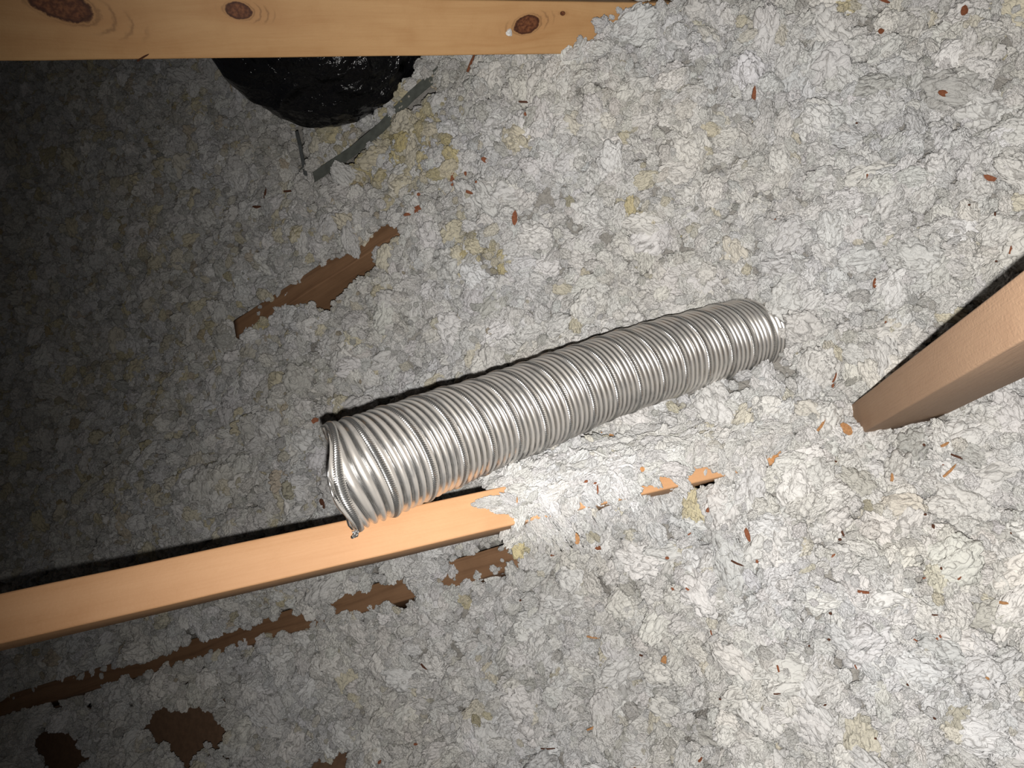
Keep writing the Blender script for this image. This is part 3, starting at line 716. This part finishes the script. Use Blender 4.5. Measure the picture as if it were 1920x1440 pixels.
BIG = [ # px,py,len,wid,angle,colour,shape,label
 (1807,22,22,14,80,'red','flake','red-brown bark flake lying alone near the top right corner'),
 (1767,176,21,13,-25,'red','flake','half-moon shaped red bark flake on the white fluff right of the upright stick'),
 (1650,60,13,10,0,'red','flake','small round dark red bark flake high on the right, left of the corner flake'),
 (1413,178,32,8,84,'red','splinter','short straight reddish stick standing upright in the upper right fluff'),
 (1855,333,26,11,-18,'red','flake','red-brown flake half tucked in a crease above the slanting pine member'),
 (1657,3,22,6,-25,'red','splinter','reddish splinter at the very top edge right of centre'),
 (965,408,30,12,88,'red','flake','long dark red bark flake on the white fluff above the middle of the duct'),
 (885,118,42,5,72,'red','splinter','long thin curved bark strip just under the knotty board right of the bag'),
 (848,335,28,9,86,'red','flake','upright red bark flake in the yellowish fluff below right of the bag'),
 (908,300,18,8,-32,'red','flake','small pointed brown flake beside the yellow fluff, highest near the long red flake'),
 (785,392,22,16,35,'red','flake','brown bark flake at the upper tip of the half buried brown board'),
 (765,402,22,7,20,'red','flake','narrow brown bark piece touching the upper end of the half buried brown board'),
 (594,790,24,14,-20,'red','flake','ragged brown bark piece at the upper corner of the duct end'),
 (605,943,24,8,-66,'dark','flake','dark brown chip in the grey fluff left of the duct end'),
 (1249,1236,23,17,5,'tan','flake','square tan wood flake alone in the fluff low in the middle'),
 (1400,1001,30,10,-73,'red','flake','orange-red pointed bark sliver in the fluff right of the pale two-by-four'),
 (1382,1056,28,4,-24,'dark','splinter','thin dark curved twig below the orange-red pointed sliver'),
 (1123,1026,18,8,14,'red','flake','small dark red flake under the drift of fluff on the two-by-four'),
 (1620,1109,31,6,-8,'red','splinter','straight red splinter lying level on the bright fluff at lower right'),
 (1761,1193,30,6,46,'red','splinter','slanting reddish splinter on the bright fluff at lower right'),
 (1881,1130,23,6,-5,'tan','splinter','short level tan splinter near the lower right edge'),
 (1145,817,40,8,-10,'tan','splinter','orange wood stick lying under the belly of the duct'),
 (1538,797,26,6,56,'tan','splinter','slanting tan stick left of the foot of the slanting pine member'),
 (1564,706,22,4,86,'red','splinter','upright thin red splinter above left of the pine member foot'),
 (1560,725,20,5,80,'red','splinter','upright red-brown splinter just below the thin one by the pine member foot'),
 (1586,805,34,18,-50,'tan','flake','brown chunk of bark against the foot of the slanting pine member'),
 (1797,858,32,4,-20,'dark','splinter','dark thin splinter on the fluff under the slanting pine member'),
 (1780,883,38,5,42,'tan','splinter','long pale orange splinter below the dark one under the pine member'),
 (1671,895,16,6,82,'tan','splinter','short upright tan splinter in the bright fluff below the pine member foot'),
 (1638,532,20,8,80,'red','flake','small orange triangle of bark left of the slanting pine member'),
 (1770,832,17,6,32,'tan','splinter','stubby tan chip just under the edge of the slanting pine member'),
 (1893,468,16,4,88,'red','splinter','tiny upright brown splinter above the pine member at the right edge'),
 (1625,331,21,4,88,'red','splinter','thin upright red splinter in the open fluff on the upper right'),
 (1328,955,14,9,40,'red','flake','brown bark flake right of the last bare patch of the two-by-four'),
 (1203,880,12,10,0,'pale','flake','tiny round orange chip in the fluff over the buried two-by-four'),
 (1450,860,25,20,20,'pale','flake','orange wood chip beyond the buried end of the two-by-four'),
 (1080,1010,13,22,10,'tan','flake','tan wood chip in a hollow under the drift of white fluff'),
 (1110,1364,22,4,25,'tan','splinter','pale thin splinter low in the picture between two grey ones'),
 (1030,1403,32,3,4,'dark','splinter','dark hair-thin splinter near the bottom edge'),
 (1112,1195,26,4,-8,'tan','splinter','thin tan splinter on a rounded lump left of the square tan flake'),
 (970,938,15,3,88,'tan','splinter','tiny tan splinter standing in the white drift on the two-by-four'),
 (1120,918,20,4,86,'red','splinter','thin red-brown splinter upright on the right of the white drift'),
]
SMALL = [(1562,1041,10,4,40,'red'),(1580,1000,13,4,-65,'dark'),(1748,986,10,6,-70,'dark'),(1797,1083,9,4,40,'red'),(1764,1066,7,6,0,'dark'),(1733,1083,9,3,18,'red'),(1752,1152,15,3,-3,'dark'),(1334,1190,18,3,-75,'red'),
 (1458,1255,17,4,-76,'red'),(1457,1300,14,3,8,'dark'),(1313,1422,12,5,60,'red'),(1849,1270,8,5,-30,'tan'),(1553,1198,7,5,0,'dark'),(1556,1149,6,5,0,'dark'),(1574,1010,7,6,0,'dark'),(1418,1052,7,7,0,'red'),(1250,1047,8,6,0,'red'),
 (1261,1105,10,5,-60,'red'),(1203,1228,9,4,-10,'dark'),(780,1394,10,5,10,'red'),(795,1250,17,4,-45,'dark'),(712,1428,10,6,50,'red'),(975,1125,5,4,0,'dark'),(1110,1365,8,3,20,'tan'),(1733,964,6,5,20,'dark'),(1660,605,9,6,80,'red'),(1866,490,5,4,0,'dark'),(1895,466,4,3,0,'red'),
 (1732,835,6,5,-40,'dark'),(1767,872,5,5,0,'red'),(1566,865,5,4,0,'dark'),(985,192,26,4,0,'dark'),(985,214,7,7,0,'red'),(880,362,14,6,-20,'red'),(893,342,8,6,40,'red'),(785,365,7,7,0,'red'),(873,326,5,9,0,'red'),(498,362,20,4,75,'dark'),(483,388,18,5,3,'dark'),
 (545,358,26,4,8,'dark'),(1035,1040,8,4,0,'red'),(1115,905,8,4,15,'red'),(1100,903,9,5,20,'red'),(1815,384,5,4,0,'dark'),(1865,402,4,8,0,'dark'),(1605,231,6,4,20,'dark'),(1700,1282,6,4,-50,'dark'),(1545,1322,7,4,20,'dark'),(1350,1310,5,4,0,'dark'),(1640,1383,5,4,0,'dark'),
 (1452,412,5,3,40,'red'),(1715,1200,10,3,-30,'red'),(270,110,26,4,30,'dark'),(1515,1210,5,5,0,'dark'),(1604,1250,12,3,-60,'red'),(1895,1000,5,4,0,'dark'),(1750,1345,7,4,-40,'dark'),(1312,1425,9,4,60,'red'),(1190,1440,8,5,0,'red'),(1293,1000,9,3,40,'red'),(1290,1105,12,4,-30,'red')]
LAND = {}
for e in BIG + SMALL: LAND[(e[0],e[1])] = land(e[0], e[1])
LAND[(955,62)] = land(955,62)
for e in BIG: debris(*e)
MARKS = [((590,120),'the black bag'),((650,370),'the grey metal strip'),((640,490),'the half buried brown board'),((620,800),"the duct's open end"),((1050,700),"the middle of the duct"),
         ((1470,600),"the duct's buried end"),((1000,920),'the white drift'),((700,1120),'the dark joist'),((1310,890),'the last bare wood patch'),((1600,810),'the pine member foot'),((1850,600),'the pine member'),
         ((1000,60),'the knotty board end'),((200,60),'the knotty board'),((1413,178),'the upright red stick'),((1767,176),'the half-moon bark flake'),((1855,333),'the flake tucked in a crease'),((1249,1236),'the square tan flake'),
         ((1620,1109),'the straight level red splinter'),((1761,1193),'the slanting red splinter'),((1400,1001),'the orange-red pointed sliver'),((1030,1403),'the hair-thin splinter'),((848,335),'the upright red flake'),((1797,858),'the level dark splinter')]
DIRS = ['right of','above right of','above','above left of','left of','below left of','below','below right of']
used = {}
for (px,py,ln,wd,an,cl) in SMALL:
    sh = 'splinter' if ln > 2*wd else 'flake'; c_ = {'dark':'dark','tan':'tan'}.get(cl,'reddish')
    for (mx_,my_), nm in sorted(MARKS, key=lambda m: math.hypot(m[0][0]-px, m[0][1]-py)):
        dist = math.hypot(mx_-px, my_-py); dr = DIRS[int(round(math.degrees(math.atan2(my_-py, px-mx_))/45)) % 8]
        near = 'close' if dist < 45 else ('a little way' if dist < 110 else 'well')
        lb = f"tiny {c_} wood {'splinter' if sh=='splinter' else 'speck'} {near} {dr} {nm}"
        if lb not in used: break
    used[lb] = 1
    debris(px,py,ln,wd,an,cl,sh, lb, 'wood specks scattered over the insulation')
# the crumb of fluff on the knotty board
bm = bmesh.new(); bmesh.ops.create_icosphere(bm, subdivisions=3, radius=.0042)
for v in bm.verts: v.co *= 1+.5*mnoise.noise(v.co*400)
me = bpy.data.meshes.new('fluff_crumb'); bm.to_mesh(me); bm.free(); me.materials.append(plain('fluff_white', (.8,.79,.77), .9))
o = bpy.data.objects.new('fluff_crumb', me); C.objects.link(o); o.location = LAND[(955,62)] + RW@Vector((0,0,.002)); tag(o, 'white crumb of fluff stuck on the knotty board beside its right-hand knot', 'fluff')
